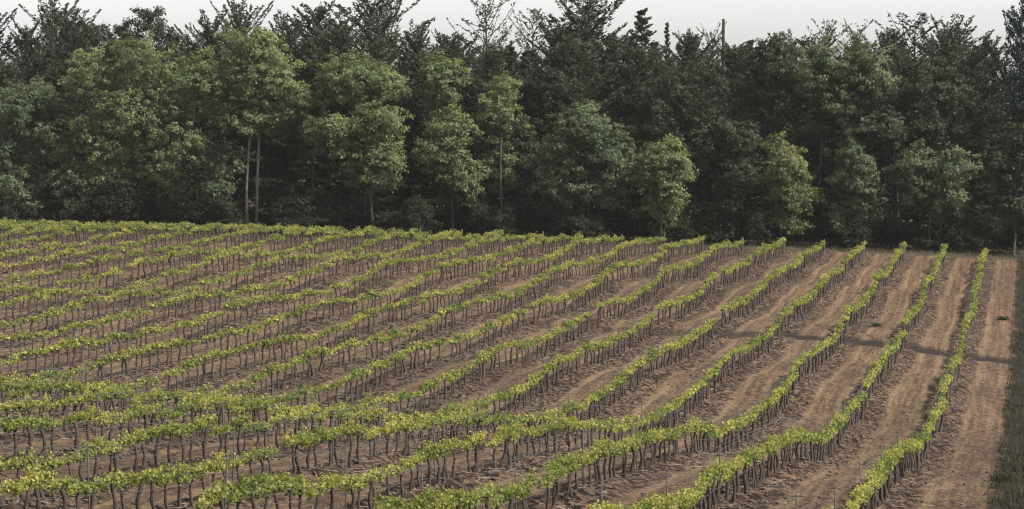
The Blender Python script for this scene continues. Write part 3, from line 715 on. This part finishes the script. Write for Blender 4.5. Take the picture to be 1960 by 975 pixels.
def broadleaf(name, seed, px, Y, lobes, leafm, barkm, label, ground_to=None, nleaf=9000, leaf=0.2, stems=1, group=None, stem_h=0.35, clump_r=0.36, cat='tree', stem_px=None, density=1.0):
    """lobes: (px, py, half width px, half height px, depth shift m) in the picture's own measure at the tree's distance"""
    rs = np.random.RandomState(seed)
    X = at_px(px, Y)
    gz = float(height(X, Y, False))
    sc_ = Y / FPX
    L_ = []
    for (lx, ly, hw, hh, dy) in lobes:
        _, gy = to_px(X, Y, gz)
        L_.append((np.array([(lx - px) * sc_, dy, (gy - ly) * sc_]), np.array([hw * sc_, 0.5 * (hw + min(hw, hh)) * sc_ * 0.95, hh * sc_])))
    top_lobes = L_
    L_ = []; MAIN = []
    for c_, r_ in top_lobes:                       # each bough mass breaks into smaller ones of unequal size
        L_.append((c_, r_ * 0.86)); MAIN.append(c_)
        for d_ in rand_dirs(rs, 9):
            q_ = 0.28 + 0.36 * rs.rand(); MAIN.append(c_)
            L_.append((c_ + r_ * d_ * (1.05 - q_ * (0.5 + 0.5 * rs.rand())), r_ * q_))
    vol = np.array([np.prod(r) ** (2 / 3) for _, r in L_])
    root = link(name, None, loc=(X, Y, gz), rotz=0)
    tag(root, label, cat, group)
    nleaf = int(nleaf * 2.1)
    ncl = int(nleaf / 34)
    pick = rs.choice(len(L_), ncl, p=vol / vol.sum())
    d = rand_dirs(rs, ncl); rad = rs.rand(ncl) ** 0.42
    # uneven outline: lumps pushed out and hollows left in
    C = np.stack([L_[i][0] + L_[i][1] * d_ * r_ * (1 + 0.22 * math.sin(5.1 * d_[0] + 3.7 * d_[2] + seed) * math.cos(4.3 * d_[1] + seed * 1.7)) for i, d_, r_ in zip(pick, d, rad)])
    lowz = min(c[2] - r[2] for c, r in top_lobes)
    C[:, 2] = np.maximum(C[:, 2], 0.35)
    cr_ = clump_r * (0.55 + 0.8 * rs.rand(ncl))
    m = rs.poisson(34 * density, ncl)
    idx = np.repeat(np.arange(ncl), m); n = len(idx)
    g = rand_dirs(rs, n) * (rs.rand(n) ** 0.5)[:, None]
    P = C[idx] + g * cr_[idx][:, None] * np.array([1.15, 1.15, 0.72])
    P[:, 2] = np.maximum(P[:, 2], 0.12)
    Ls = leaf * 0.94 * (0.55 + 0.8 * rs.rand(n))
    od = (P - np.array([L_[i][0] for i in pick])[idx]) / np.array([L_[i][1] for i in pick])[idx]
    od /= np.linalg.norm(od, axis=1)[:, None] + 1e-6
    om = P - np.array([MAIN[i] for i in pick])[idx]; om /= np.linalg.norm(om, axis=1)[:, None] + 1e-6
    od = 0.3 * od + 0.75 * om
    V, F = leaves(rs, P, Ls, 0.62, 0.45, out=od)
    ctint = rs.normal(0.5, 0.13, ncl)
    link('crown', mesh_np('crown', V, [F], M_LEAF[leafm], {'tint': ('FACE', np.clip(ctint[idx] + rs.normal(0, 0.14, n), 0, 1))}), root)
    # stems and limbs
    paths = []
    cen = np.average([c for c, _ in L_], axis=0, weights=vol); topz = max(c[2] + r[2] for c, r in top_lobes)
    r0 = 0.03 + (0.0062 if stems > 1 else 0.0085) * topz
    for s_ in range(stems):
        bx = (s_ - (stems - 1) / 2) * 0.75 + rs.normal(0, 0.1)
        if stem_px: bx = (stem_px[s_] - px) * sc_
        hx = np.array([bx * 0.6 + cen[0] * 0.6 + (0.25 * s_), cen[1] * 0.6, max(lowz, topz * stem_h) + 0.1 * topz])
        p, r = limb(rs, (bx, rs.normal(0, 0.2), -0.2), hx, r0 * 1.15, r0 * 0.72, 8)
        r[0] *= 1.35
        paths.append((p, r))
        tp, tr = limb(rs, hx, np.array([cen[0] + rs.normal(0, 0.5), cen[1], topz * 0.93]), r0 * 0.72, 0.025, 8)
        paths.append((tp, tr))
        far = rs.choice(ncl, min(ncl, 26), replace=False)
        for q in far:
            t = rs.rand() ** 1.2
            src = tp[int(t * 5)] if rs.rand() < 0.75 else p[-1 - int(rs.rand() * 2)]
            if C[q][2] < src[2] - 1.2: src = p[-1]
            paths.append(limb(rs, src, C[q], r0 * 0.34 * (1 - 0.5 * t), 0.014, 6))
    V, F = tubes(paths, 6)
    link('trunk', mesh_np('trunk', V, [F], M_BARK[barkm], smooth=True), root)
    return root


# ------------------------------------------------------------------ conifers: a library of shapes, each with trunk and needled boughs
def conifer_data(seed, H, width, a0, a1, bare_to, profile, nb, ncard, droop, card=0.3, topbare=0.0, clumpy=False):
    rs = np.random.RandomState(seed)
    paths, cen, ax, tint = [], [], [], []
    t = np.linspace(0, 1, 9)
    tr = np.stack([0.12 * np.sin(t * 4 + seed), 0.12 * np.cos(t * 3 + seed), -0.3 + (H + 0.3) * t], 1)
    paths.append((tr, 0.025 + (0.012 * H) * (1 - t) ** 0.9))
    for b in range(nb):
        f = bare_to + (1 - bare_to) * ((b + rs.rand()) / nb)
        z = H * min(f, 0.985)
        g = (f - bare_to) / (1 - bare_to)
        ln = width * profile(g) * (0.5 + 0.68 * rs.rand())
        an = b * 2.39996 + rs.normal(0, 0.35)
        el = a0 + (a1 - a0) * g + rs.normal(0, 0.2)
        q = np.linspace(0, 1, 7)
        hor = np.array([math.cos(an), math.sin(an), 0]); side = np.array([-hor[1], hor[0], 0])
        zz = ln * (math.sin(el) * q + droop * q * q)
        P = np.array([0, 0, z]) + hor * (ln * math.cos(el) * q)[:, None] + side * (0.06 * ln * np.sin(q * 3 + b))[:, None]
        P[:, 2] += zz
        P[:, 0] += np.interp(z, tr[:, 2], tr[:, 0]); P[:, 1] += np.interp(z, tr[:, 2], tr[:, 1])
        paths.append((P, 0.012 + 0.028 * min(ln, 3) / 3 * (1 - q)))
        nbare = g > 1 - topbare
        m = int(ncard * (0.35 + ln / max(width, 0.1)) * (0.38 if nbare else 1.0))
        if m < 3: continue
        s = (0.16 + 0.84 * rs.rand(m)) if not clumpy else np.clip(0.55 + 0.5 * rs.rand(m), 0, 1.02)
        base = np.stack([np.interp(s, q, P[:, c]) for c in range(3)], 1)
        tw = (rs.rand(m) - 0.5) * 2 * (0.36 * ln * (1.05 - s) + 0.10)
        if clumpy:
            base = base + rand_dirs(rs, m) * (rs.rand(m) ** 0.5 * 0.55)[:, None] * np.array([1, 1, 0.6])
            axd = rand_dirs(rs, m); axd[:, 2] = np.abs(axd[:, 2])
        else:
            base = base + side * tw[:, None] + hor * (-0.25 * np.abs(tw))[:, None]
            base[:, 2] += rs.normal(0, 0.045, m) - 0.10 * np.abs(tw) * (1 if droop < 0.1 else -1)
            axd = hor + side * np.sign(tw)[:, None] * 0.75 + np.array([0, 0, math.sin(el) + 0.5 * droop])
            axd = axd / np.linalg.norm(axd, axis=1)[:, None]
        cen.append(base); ax.append(axd); tint.append(np.full(m, 0.5 + rs.normal(0, 0.16)) + rs.normal(0, 0.1, m))
    C = np.concatenate(cen); A = np.concatenate(ax); n = len(C)
    V, F = leaves(rs, C, card * (0.6 + 0.8 * rs.rand(n)), 0.36, 0.5, 0.06, A, 0.0)
    tv, tf = tubes(paths, 5)
    return (tv, tf), (V, F, np.clip(np.concatenate(tint), 0, 1))


cone = lambda g: (1 - g) ** 0.8 * 0.95 + 0.05
dome = lambda g: max(0.22, math.sin(math.pi * min(0.98, 0.28 + 0.66 * g)) ** 0.75)
fan = lambda g: 0.72 + 0.35 * math.sin(math.pi * g) - 0.30 * g ** 4
spire = lambda g: (1 - g) ** 1.1 * 0.9 + 0.06
KIND = {
    'fan': lambda s: conifer_data(s, 16, 4.8, 0.05, 0.85, 0.10, fan, 118, 100, 0.20, 0.30),
    'cone': lambda s: conifer_data(s, 16, 4.6, 0.02, 0.5, 0.06, cone, 110, 95, 0.14, 0.30),
    'spire': lambda s: conifer_data(s, 16, 3.0, 0.0, 0.4, 0.08, spire, 105, 70, 0.08, 0.26),
    'pine': lambda s: conifer_data(s, 16, 3.6, 0.2, 0.75, 0.35, dome, 70, 130, 0.10, 0.30, 0, True),
    'sparse': lambda s: conifer_data(s, 16, 4.0, 0.2, 0.65, 0.10, fan, 90, 80, 0.20, 0.27, 0.34),
    'dome': lambda s: conifer_data(s, 16, 5.0, 0.08, 0.8, 0.05, dome, 124, 108, 0.14, 0.30),
}
LIB = {}


def conifer(px, ytop, Y, kind, var, mat, label, wide=1.0, group='conifers rising along the back of the wood', bark='dark', name='conifer'):
    key = (kind, var, mat, bark)
    if key not in LIB:
        (tv, tf), (V, F, ti) = KIND[kind](100 + 17 * var + len(kind))
        LIB[key] = (mesh_np('conifer_trunk', tv, [tf], M_BARK[bark], smooth=True), mesh_np('conifer_crown', V, [F], M_LEAF[mat], {'tint': ('FACE', ti)}))
    X = at_px(px, Y); gz = float(height(X, Y, False))
    _, gy = to_px(X, Y, gz)
    Hh = (gy - ytop) * Y / FPX
    s = Hh / 16.0
    root = link(name, None, loc=(X, Y, gz), rotz=(px * 0.37) % 6.28, scale=(s * wide, s * wide, s))
    tag(root, label, 'tree', group)
    t_, c_ = LIB[key]
    link('trunk', t_, root); link('crown', c_, root)
    return root


# ------------------------------------------------------------------ the wood: tall conifers at the back, then a dark middle storey, then the lit trees at the edge
BACK = [  # px, top, distance, kind, variant, material, width, label
    (-30, 53, 166, 'fan', 0, 'bluish', 1.1, 'dark bluish conifer cut by the left edge of the picture'),
    (52, 66, 168, 'dome', 0, 'needle', 1.0, 'dark conifer with low rounded top near the left edge'),
    (108, 35, 171, 'fan', 1, 'needle', 1.1, 'dark feathery conifer, tallest at the far left skyline'),
    (140, 57, 165, 'dome', 1, 'needle', 1.0, 'dark rounded conifer just right of the far left tallest one'),
    (180, 60, 169, 'pine', 0, 'needle', 0.9, 'dark tufted pine between the left conifers and the round-topped pine'),
    (236, 62, 168, 'pine', 1, 'needle', 0.8, 'small dark pine touching the left of the round-topped pine'),
    (290, 31, 167, 'pine', 0, 'needle', 0.9, 'dark round-topped pine standing clear on the left skyline'),
    (335, 76, 166, 'pine', 1, 'needle', 0.8, 'low dark pine at the foot of the round-topped pine'),
    (408, 63, 168, 'fan', 1, 'needle', 0.9, 'dark spiky conifer just left of the tallest pale-trunked tree'),
    (462, 41, 168, 'fan', 0, 'needle', 1.0, 'dark feathery conifer peeking over the tallest pale-trunked tree'),
    (548, 55, 167, 'dome', 0, 'needle', 1.0, 'broad dark conifer right of the tallest pale-trunked tree'),
    (608, 33, 169, 'dome', 1, 'needle', 1.1, 'broad dark dome-shaped conifer left of the feathery one'),
    (665, 53, 166, 'cone', 0, 'needle', 1.0, 'dark conifer between the dome-shaped and the feathery conifers'),
    (728, 23, 168, 'fan', 1, 'needle', 1.2, 'dark feathery conifer with upswept boughs left of the sky gap'),
    (796, 70, 167, 'dome', 0, 'needle', 0.9, 'low dark conifer below the sky gap left of centre'),
    (858, 84, 165, 'dome', 1, 'needle', 1.0, 'low rounded dark conifer just left of the bare-topped tall one'),
    (931, 15, 168, 'sparse', 0, 'needle', 1.0, 'tall thin-topped conifer with bare twiggy crown near picture centre'),
    (978, 90, 164, 'cone', 1, 'needle', 1.1, 'dark cone-shaped conifer at the foot of the bare-topped tall one'),
    (1022, 35, 169, 'sparse', 1, 'needle', 0.9, 'twiggy open conifer right of the tall bare-topped one'),
    (1070, 66, 166, 'dome', 0, 'needle', 1.0, 'dark low conifer left of the wide fan-shaped conifer'),
    (1122, 33, 167, 'fan', 0, 'needle', 1.35, 'wide dark fan-shaped conifer right of centre on the skyline'),
    (1175, 68, 165, 'cone', 0, 'needle', 1.0, 'dark conifer between the fan-shaped and the spired conifers'),
    (1226, 21, 168, 'cone', 1, 'needle', 1.2, 'dark conifer with a sharp spire right of the fan-shaped one'),
    (1275, 43, 169, 'spire', 0, 'needle', 0.75, 'very narrow spired conifer right of the sharp-spired one'),
    (1318, 84, 166, 'dome', 1, 'needle', 1.0, 'low dark conifer left of the bare dead pole'),
    (1362, 70, 168, 'sparse', 0, 'needle', 0.7, 'thin ragged conifer touching the bare dead pole on its left'),
    (1432, 80, 167, 'cone', 1, 'needle', 1.1, 'dark conifer just right of the bare dead pole'),
    (1500, 90, 169, 'dome', 0, 'needle', 1.0, 'dark conifer behind the pale leafy treetops right of the pole'),
    (1584, 55, 168, 'sparse', 1, 'needle', 0.8, 'thin spired conifer with short bare boughs on the right skyline'),
    (1636, 64, 167, 'sparse', 0, 'needle', 0.8, 'open twiggy conifer right of the thin bare-boughed spire'),
    (1700, 80, 166, 'dome', 1, 'needle', 1.0, 'low dark conifer left of the wide airy conifer at right'),
    (1752, 43, 169, 'sparse', 1, 'bluish', 1.35, 'wide airy conifer with long open boughs on the right skyline'),
    (1818, 76, 167, 'fan', 1, 'needle', 1.1, 'dark drooping conifer right of the wide airy one'),
    (1880, 76, 168, 'spire', 1, 'needle', 1.0, 'dark narrow conifer next to the dark tree at the right edge'),
    (1948, 35, 160, 'dome', 0, 'bluish', 0.75, 'tall blackish conifer at the right edge of the picture'),
    (2010, 43, 163, 'cone', 0, 'bluish', 1.1, 'blackish conifer only partly inside the right edge'),
]
for (px, yt, Y, kd, var, mat, wd, lab) in BACK:
    conifer(px, yt, Y, kd, var, mat, lab, wd)

# bare dead pole on the skyline
X = at_px(1384, 165); gz = float(height(X, 165, False)); _, gy = to_px(X, 165, gz)
Hh = (gy - 38) * 165 / FPX
rs = np.random.RandomState(3)
root = link('dead_tree', None, loc=(X, 165, gz)); tag(root, 'bare dead tree pole rising straight above the wood right of centre', 'tree')
t = np.linspace(0, 1, 9)
V, F = tubes([(np.stack([0.05 * np.sin(t * 5), 0.05 * t, -0.2 + (Hh + 0.2) * t], 1), 0.20 - 0.09 * t)], 7)
link('trunk', mesh_np('dead_trunk', V, [F], M_BARK['dark'], smooth=True), root)
br = []
for z_, a_, l_ in ((0.98, 0.3, 0.25), (0.90, 2.6, 0.35), (0.84, 0.2, 0.5), (0.78, 3.3, 0.6)):
    br.append(limb(rs, (0, 0, Hh * z_), (l_ * math.cos(a_), l_ * math.sin(a_), Hh * z_ + 0.2), 0.03, 0.01, 4))
for p in br:
    V, F = tubes([p], 5)
    link('branch', mesh_np('dead_branch', V, [F], M_BARK['dark'], smooth=True), root)

# middle storey: dull evergreens that close the wood
MID = [  # px, top, distance, kind, variant
    (20, 130, 161, 'dome', 0), (95, 95, 162, 'cone', 1), (170, 120, 162, 'dome', 1), (250, 100, 163, 'cone', 0), (330, 110, 162, 'dome', 0), (420, 95, 163, 'cone', 1),
    (520, 90, 163, 'dome', 1), (590, 80, 162, 'cone', 0), (655, 70, 163, 'dome', 0), (720, 95, 161, 'dome', 1), (775, 100, 162, 'cone', 1), (830, 105, 161, 'dome', 0),
    (885, 110, 162, 'cone', 0), (945, 110, 161, 'dome', 1), (1005, 100, 162, 'cone', 1), (1062, 110, 160, 'dome', 0), (1110, 130, 159, 'fan', 0), (1160, 105, 161, 'cone', 0),
    (1215, 110, 160, 'dome', 1), (1262, 130, 159, 'fan', 1), (1312, 110, 161, 'cone', 1), (1352, 150, 159, 'dome', 0), (1400, 105, 161, 'dome', 1), (1448, 135, 160, 'cone', 0),
    (1505, 160, 159, 'dome', 0), (1560, 140, 161, 'cone', 1), (1625, 170, 159, 'dome', 1), (1690, 150, 160, 'fan', 0), (1735, 120, 161, 'dome', 0), (1790, 130, 160, 'cone', 1), (1850, 120, 161, 'dome', 1), (1905, 150, 159, 'cone', 0), (1985, 140, 160, 'dome', 0),
]
for i, (px, yt, Y, kd, var) in enumerate(MID):
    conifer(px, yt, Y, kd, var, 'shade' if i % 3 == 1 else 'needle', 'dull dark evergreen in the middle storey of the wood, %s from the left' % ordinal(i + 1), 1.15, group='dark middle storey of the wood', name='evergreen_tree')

REAR = [(-40, 83), (60, 93), (150, 88), (215, 103), (300, 93), (385, 108), (470, 88), (560, 83), (640, 78), (720, 83), (800, 103), (870, 108), (950, 103), (1020, 98), (1100, 78), (1180, 88), (1250, 83), (1330, 108), (1410, 103), (1490, 103), (1560, 103), (1640, 98), (1720, 103), (1800, 98), (1880, 98), (1970, 78)]
for i, (px, yt) in enumerate(REAR):
    conifer(px, yt, 173 + (i * 7) % 5, ('dome', 'cone', 'fan')[i % 3], i % 2, 'needle', 'dark conifer deep in the wood behind the skyline trees, %s from the left' % ordinal(i + 1), 1.25, group='conifers deep in the wood', name='conifer')

# dull leafy crowns showing in the middle storey at right
DULL = [
    (201, 1360, 157.5, [(1360, 275, 62, 62, 0), (1330, 330, 45, 50, 0.5)], 'shade', 'dull olive leafy crown right of the drooping pale tree'),
    (202, 1560, 158.5, [(1560, 140, 75, 62, 0), (1600, 205, 70, 60, 0.3)], 'dull', 'tall grey-green leafy crown behind the yellowish tree'),
    (203, 1655, 158.0, [(1650, 150, 62, 70, 0), (1640, 235, 50, 50, 0)], 'dull', 'grey-green leafy crown behind the small tree right of the yellowish one'),
    (204, 1480, 160.0, [(1480, 115, 50, 50, 0), (1475, 190, 50, 50, 0)], 'shade', 'dull leafy treetop just right of the bare dead pole'),
    (205, 1790, 158.5, [(1800, 180, 70, 60, 0), (1780, 245, 60, 50, 0)], 'shade', 'dark leafy crown behind the twin-crowned bushy tree at right'),
    (206, 1720, 157.5, [(1700, 250, 42, 38, 0)], 'shade', 'small dull crown between the pale trees at right'),
    (207, 1290, 159.0, [(1245, 215, 45, 42, 0), (1290, 200, 45, 40, 0)], 'shade', 'dark greyish crown above the gap between the rounded and drooping trees'),
    (208, 1075, 159.5, [(1060, 165, 55, 50, 0), (1100, 120, 40, 40, 0)], 'shade', 'dark mottled crown below the wide fan-shaped conifer'),
]
for (sd, px, Y, lb, lm, lab) in DULL:
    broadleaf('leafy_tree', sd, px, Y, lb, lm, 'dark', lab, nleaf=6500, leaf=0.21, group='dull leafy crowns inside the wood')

# lit broadleaf trees along the edge of the wood
broadleaf('edge_tree', 301, 40, 156, [(45, 230, 85, 75, 0), (85, 190, 55, 50, 0.5), (30, 320, 80, 70, 0), (110, 300, 50, 60, -0.3)], 'dull', 'dark', 'dull green bushy tree at the left edge of the wood', nleaf=12000, group='trees along the edge of the wood')
broadleaf('edge_tree', 302, 285, 155, [(200, 145, 72, 62, 0), (290, 135, 90, 62, 0), (370, 160, 65, 72, 0.3), (250, 220, 95, 70, 0), (350, 250, 75, 80, -0.4), (190, 285, 60, 60, -0.4), (290, 310, 80, 60, 0.8)], 'fresh', 'dark', 'very wide pale-topped leafy tree on the left with thin stems below', nleaf=21000, stems=3, stem_px=(262, 300, 312), stem_h=0.45, group='trees along the edge of the wood')
broadleaf('edge_tree', 303, 490, 154.5, [(490, 100, 82, 55, 0), (500, 160, 105, 62, 0), (440, 180, 62, 60, 0.2), (560, 200, 55, 55, 0), (500, 225, 90, 40, 0)], 'fresh', 'pale', 'tallest leafy tree with two pale bare trunks below its crown', nleaf=15000, stems=2, stem_px=(474, 490), stem_h=0.42, group='trees along the edge of the wood')
broadleaf('edge_tree', 304, 695, 155, [(690, 165, 88, 62, 0), (655, 140, 45, 40, 0), (740, 165, 45, 50, 0)], 'fresh', 'dark', 'round pale crown rising behind the bright-sided tree left of centre', nleaf=9500, stem_h=0.5, group='trees along the edge of the wood')
broadleaf('edge_tree', 305, 715, 153.5, [(725, 235, 62, 48, 0), (640, 262, 60, 42, -0.3), (735, 300, 48, 55, 0), (690, 300, 55, 60, 0.3), (715, 350, 45, 30, 0)], 'fresh', 'dark', 'bright-sided leafy tree left of centre with low hanging boughs', nleaf=12500, group='trees along the edge of the wood')
broadleaf('edge_tree', 306, 845, 155.5, [(845, 150, 44, 42, 0), (850, 190, 35, 30, 0)], 'fresh', 'dark', 'small pale crown high above the bushy tree at centre left', nleaf=4800, stem_h=0.55, group='trees along the edge of the wood')
broadleaf('edge_tree', 307, 868, 154, [(872, 250, 60, 45, 0), (850, 310, 58, 55, 0), (890, 345, 38, 45, -0.2), (835, 290, 40, 40, 0)], 'fresh', 'dark', 'bushy green tree at centre left below the small high crown', nleaf=10500, group='trees along the edge of the wood')
broadleaf('edge_tree', 308, 962, 155, [(968, 172, 38, 40, 0), (965, 232, 48, 40, 0), (962, 320, 40, 50, 0.8), (950, 205, 35, 35, 0)], 'fresh', 'dark', 'slender upright tree near the centre with leaves on a thin trunk', nleaf=6200, stem_h=0.5, group='trees along the edge of the wood')
broadleaf('edge_tree', 309, 1120, 153.5, [(1125, 262, 82, 62, 0), (1090, 300, 72, 60, 0), (1160, 320, 70, 65, 0), (1110, 360, 85, 40, 0)], 'dull', 'dark', 'large rounded dull green tree right of centre', nleaf=15000, group='trees along the edge of the wood')
broadleaf('edge_tree', 310, 1265, 152.5, [(1262, 312, 55, 48, 0), (1300, 330, 32, 32, 0), (1280, 375, 40, 38, -0.3), (1235, 345, 35, 40, 0), (1262, 412, 40, 30, 0.6)], 'fresh', 'dark', 'smaller pale tree with drooping boughs beside the large rounded tree', nleaf=7800, group='trees along the edge of the wood')
broadleaf('edge_tree', 311, 1508, 153, [(1508, 320, 52, 50, 0), (1520, 370, 48, 42, 0), (1495, 285, 30, 28, 0), (1512, 420, 44, 28, 0.5)], 'yellow', 'dark', 'yellowish-green leafy small tree at the right of the wood', nleaf=7600, group='trees along the edge of the wood')
broadleaf('edge_tree', 312, 1638, 153, [(1635, 335, 46, 46, 0), (1650, 375, 45, 35, 0), (1622, 300, 26, 24, 0), (1640, 418, 46, 30, 0.4)], 'dull', 'dark', 'small green tree just right of the yellowish tree', nleaf=6800, group='trees along the edge of the wood')
broadleaf('edge_tree', 313, 1790, 153, [(1752, 325, 48, 42, 0), (1830, 325, 52, 42, 0), (1790, 375, 75, 38, 0)], 'dull', 'dark', 'twin-crowned bushy tree toward the right end of the wood', nleaf=9500, stems=2, group='trees along the edge of the wood')
broadleaf('edge_tree', 314, 1935, 152.5, [(1925, 340, 42, 50, 0), (1965, 300, 45, 60, 0), (1940, 400, 50, 40, 0)], 'shade', 'dark', 'dark bushy tree at the right edge below the blackish conifer', nleaf=8000, group='trees along the edge of the wood')

# young trees and saplings that carry the green down to the ground on the left
for (sd, px, Y, lb, lm, lab) in [
    (331, 15, 154.5, [(10, 360, 70, 45, 0), (45, 385, 50, 36, 0)], 'dull', 'low green sapling thicket at the far left foot of the wood'),
    (332, 140, 154.2, [(135, 350, 42, 40, 0), (155, 385, 48, 34, 0)], 'dull', 'leafy sapling left of the very wide pale-topped tree'),
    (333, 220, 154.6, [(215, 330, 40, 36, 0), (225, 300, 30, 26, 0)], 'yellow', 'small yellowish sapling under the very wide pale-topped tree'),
    (334, 425, 154.0, [(425, 320, 38, 48, 0), (410, 370, 42, 40, 0)], 'dull', 'bushy sapling just left of the two pale bare trunks'),
    (335, 600, 156.5, [(600, 250, 42, 50, 0), (590, 200, 30, 32, 0)], 'dull', 'dull green crown between the pale-trunked tree and the bright-sided tree'),
    (336, 790, 157.0, [(790, 250, 30, 60, 0), (785, 330, 34, 40, 0)], 'shade', 'dark narrow tree in the gap right of the bright-sided tree'),
    (337, 1015, 157.0, [(1010, 330, 48, 50, 0), (1000, 270, 35, 40, 0)], 'shade', 'dark bushy tree between the slender tree and the large rounded tree'),
    (338, 1415, 156.0, [(1410, 330, 50, 46, 0), (1425, 275, 38, 36, 0)], 'shade', 'dark olive bushy tree left of the yellowish-green tree'),
]:
    broadleaf('young_tree', sd, px, Y, lb, lm, 'dark', lab, nleaf=3600, group='young trees filling the edge of the wood')

# undergrowth along the foot of the wood
UNDER = [(470, 415, 40, 24), (530, 412, 40, 26), (270, 405, 42, 34), (745, 415, 40, 26), (1235, 415, 40, 26), (1510, 425, 46, 24), (1745, 425, 40, 28), (1850, 420, 42, 32), (1940, 420, 46, 34), (1085, 415, 45, 28), (955, 415, 40, 28), (1365, 425, 45, 26), (-10, 395, 60, 40), (75, 380, 55, 48), (150, 392, 52, 40), (215, 370, 50, 50), (385, 385, 48, 45), (430, 400, 40, 35), (560, 400, 55, 36), (625, 395, 50, 42), (790, 400, 50, 40), (925, 385, 45, 50), (985, 395, 50, 42), (1045, 405, 45, 36), (1195, 410, 52, 36), (1340, 395, 48, 45), (1400, 390, 50, 52), (1450, 410, 40, 34), (1575, 405, 45, 42), (1700, 410, 45, 38), (1880, 405, 42, 42), (340, 400, 45, 30), (690, 412, 45, 28), (860, 415, 45, 26), (1120, 420, 50, 26), (1290, 425, 45, 24), (1630, 425, 45, 26), (1790, 430, 55, 26)]
SHRUB = []
for i, (px, py, hw, hh) in enumerate(sorted(UNDER)):
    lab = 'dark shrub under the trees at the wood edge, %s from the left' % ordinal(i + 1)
    Y = 152.6 + (i * 5 % 7) * 0.6
    if i < 7:
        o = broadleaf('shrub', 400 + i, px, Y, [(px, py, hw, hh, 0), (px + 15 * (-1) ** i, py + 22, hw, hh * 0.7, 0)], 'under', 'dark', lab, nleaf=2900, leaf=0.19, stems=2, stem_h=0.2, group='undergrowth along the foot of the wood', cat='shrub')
        SHRUB.append(([c for c in o.children], hw, hh + 0.5 * (465 - py)))
    else:
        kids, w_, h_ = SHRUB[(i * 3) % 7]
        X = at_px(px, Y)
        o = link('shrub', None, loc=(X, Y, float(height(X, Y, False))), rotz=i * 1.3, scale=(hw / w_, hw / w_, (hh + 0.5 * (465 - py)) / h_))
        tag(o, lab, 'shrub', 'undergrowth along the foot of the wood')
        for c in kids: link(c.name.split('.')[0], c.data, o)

# ------------------------------------------------------------------ thin haze in the air of the valley
hv = np.array([(x, y, z) for z in (-9.0, 14.0) for x in (-400.0, 400.0) for y in (-40.0, 420.0)]); hv[4:, 2] = 24.0
hf = np.array([(0, 1, 3, 2), (4, 6, 7, 5), (0, 4, 5, 1), (2, 3, 7, 6), (0, 2, 6, 4), (1, 5, 7, 3)])
m, nt, N, L, out = new_mat('haze_air')
pv = N.new('ShaderNodeVolumePrincipled'); pv.inputs['Color'].default_value = (0.86, 0.88, 0.92, 1); pv.inputs['Density'].default_value = 0.00009
L.new(pv.outputs[0], out.inputs['Volume'])
hz = link('haze', mesh_np('haze', hv, [hf], m)); tag(hz, 'thin pale haze in the air over the vineyard', 'haze', kind='stuff')
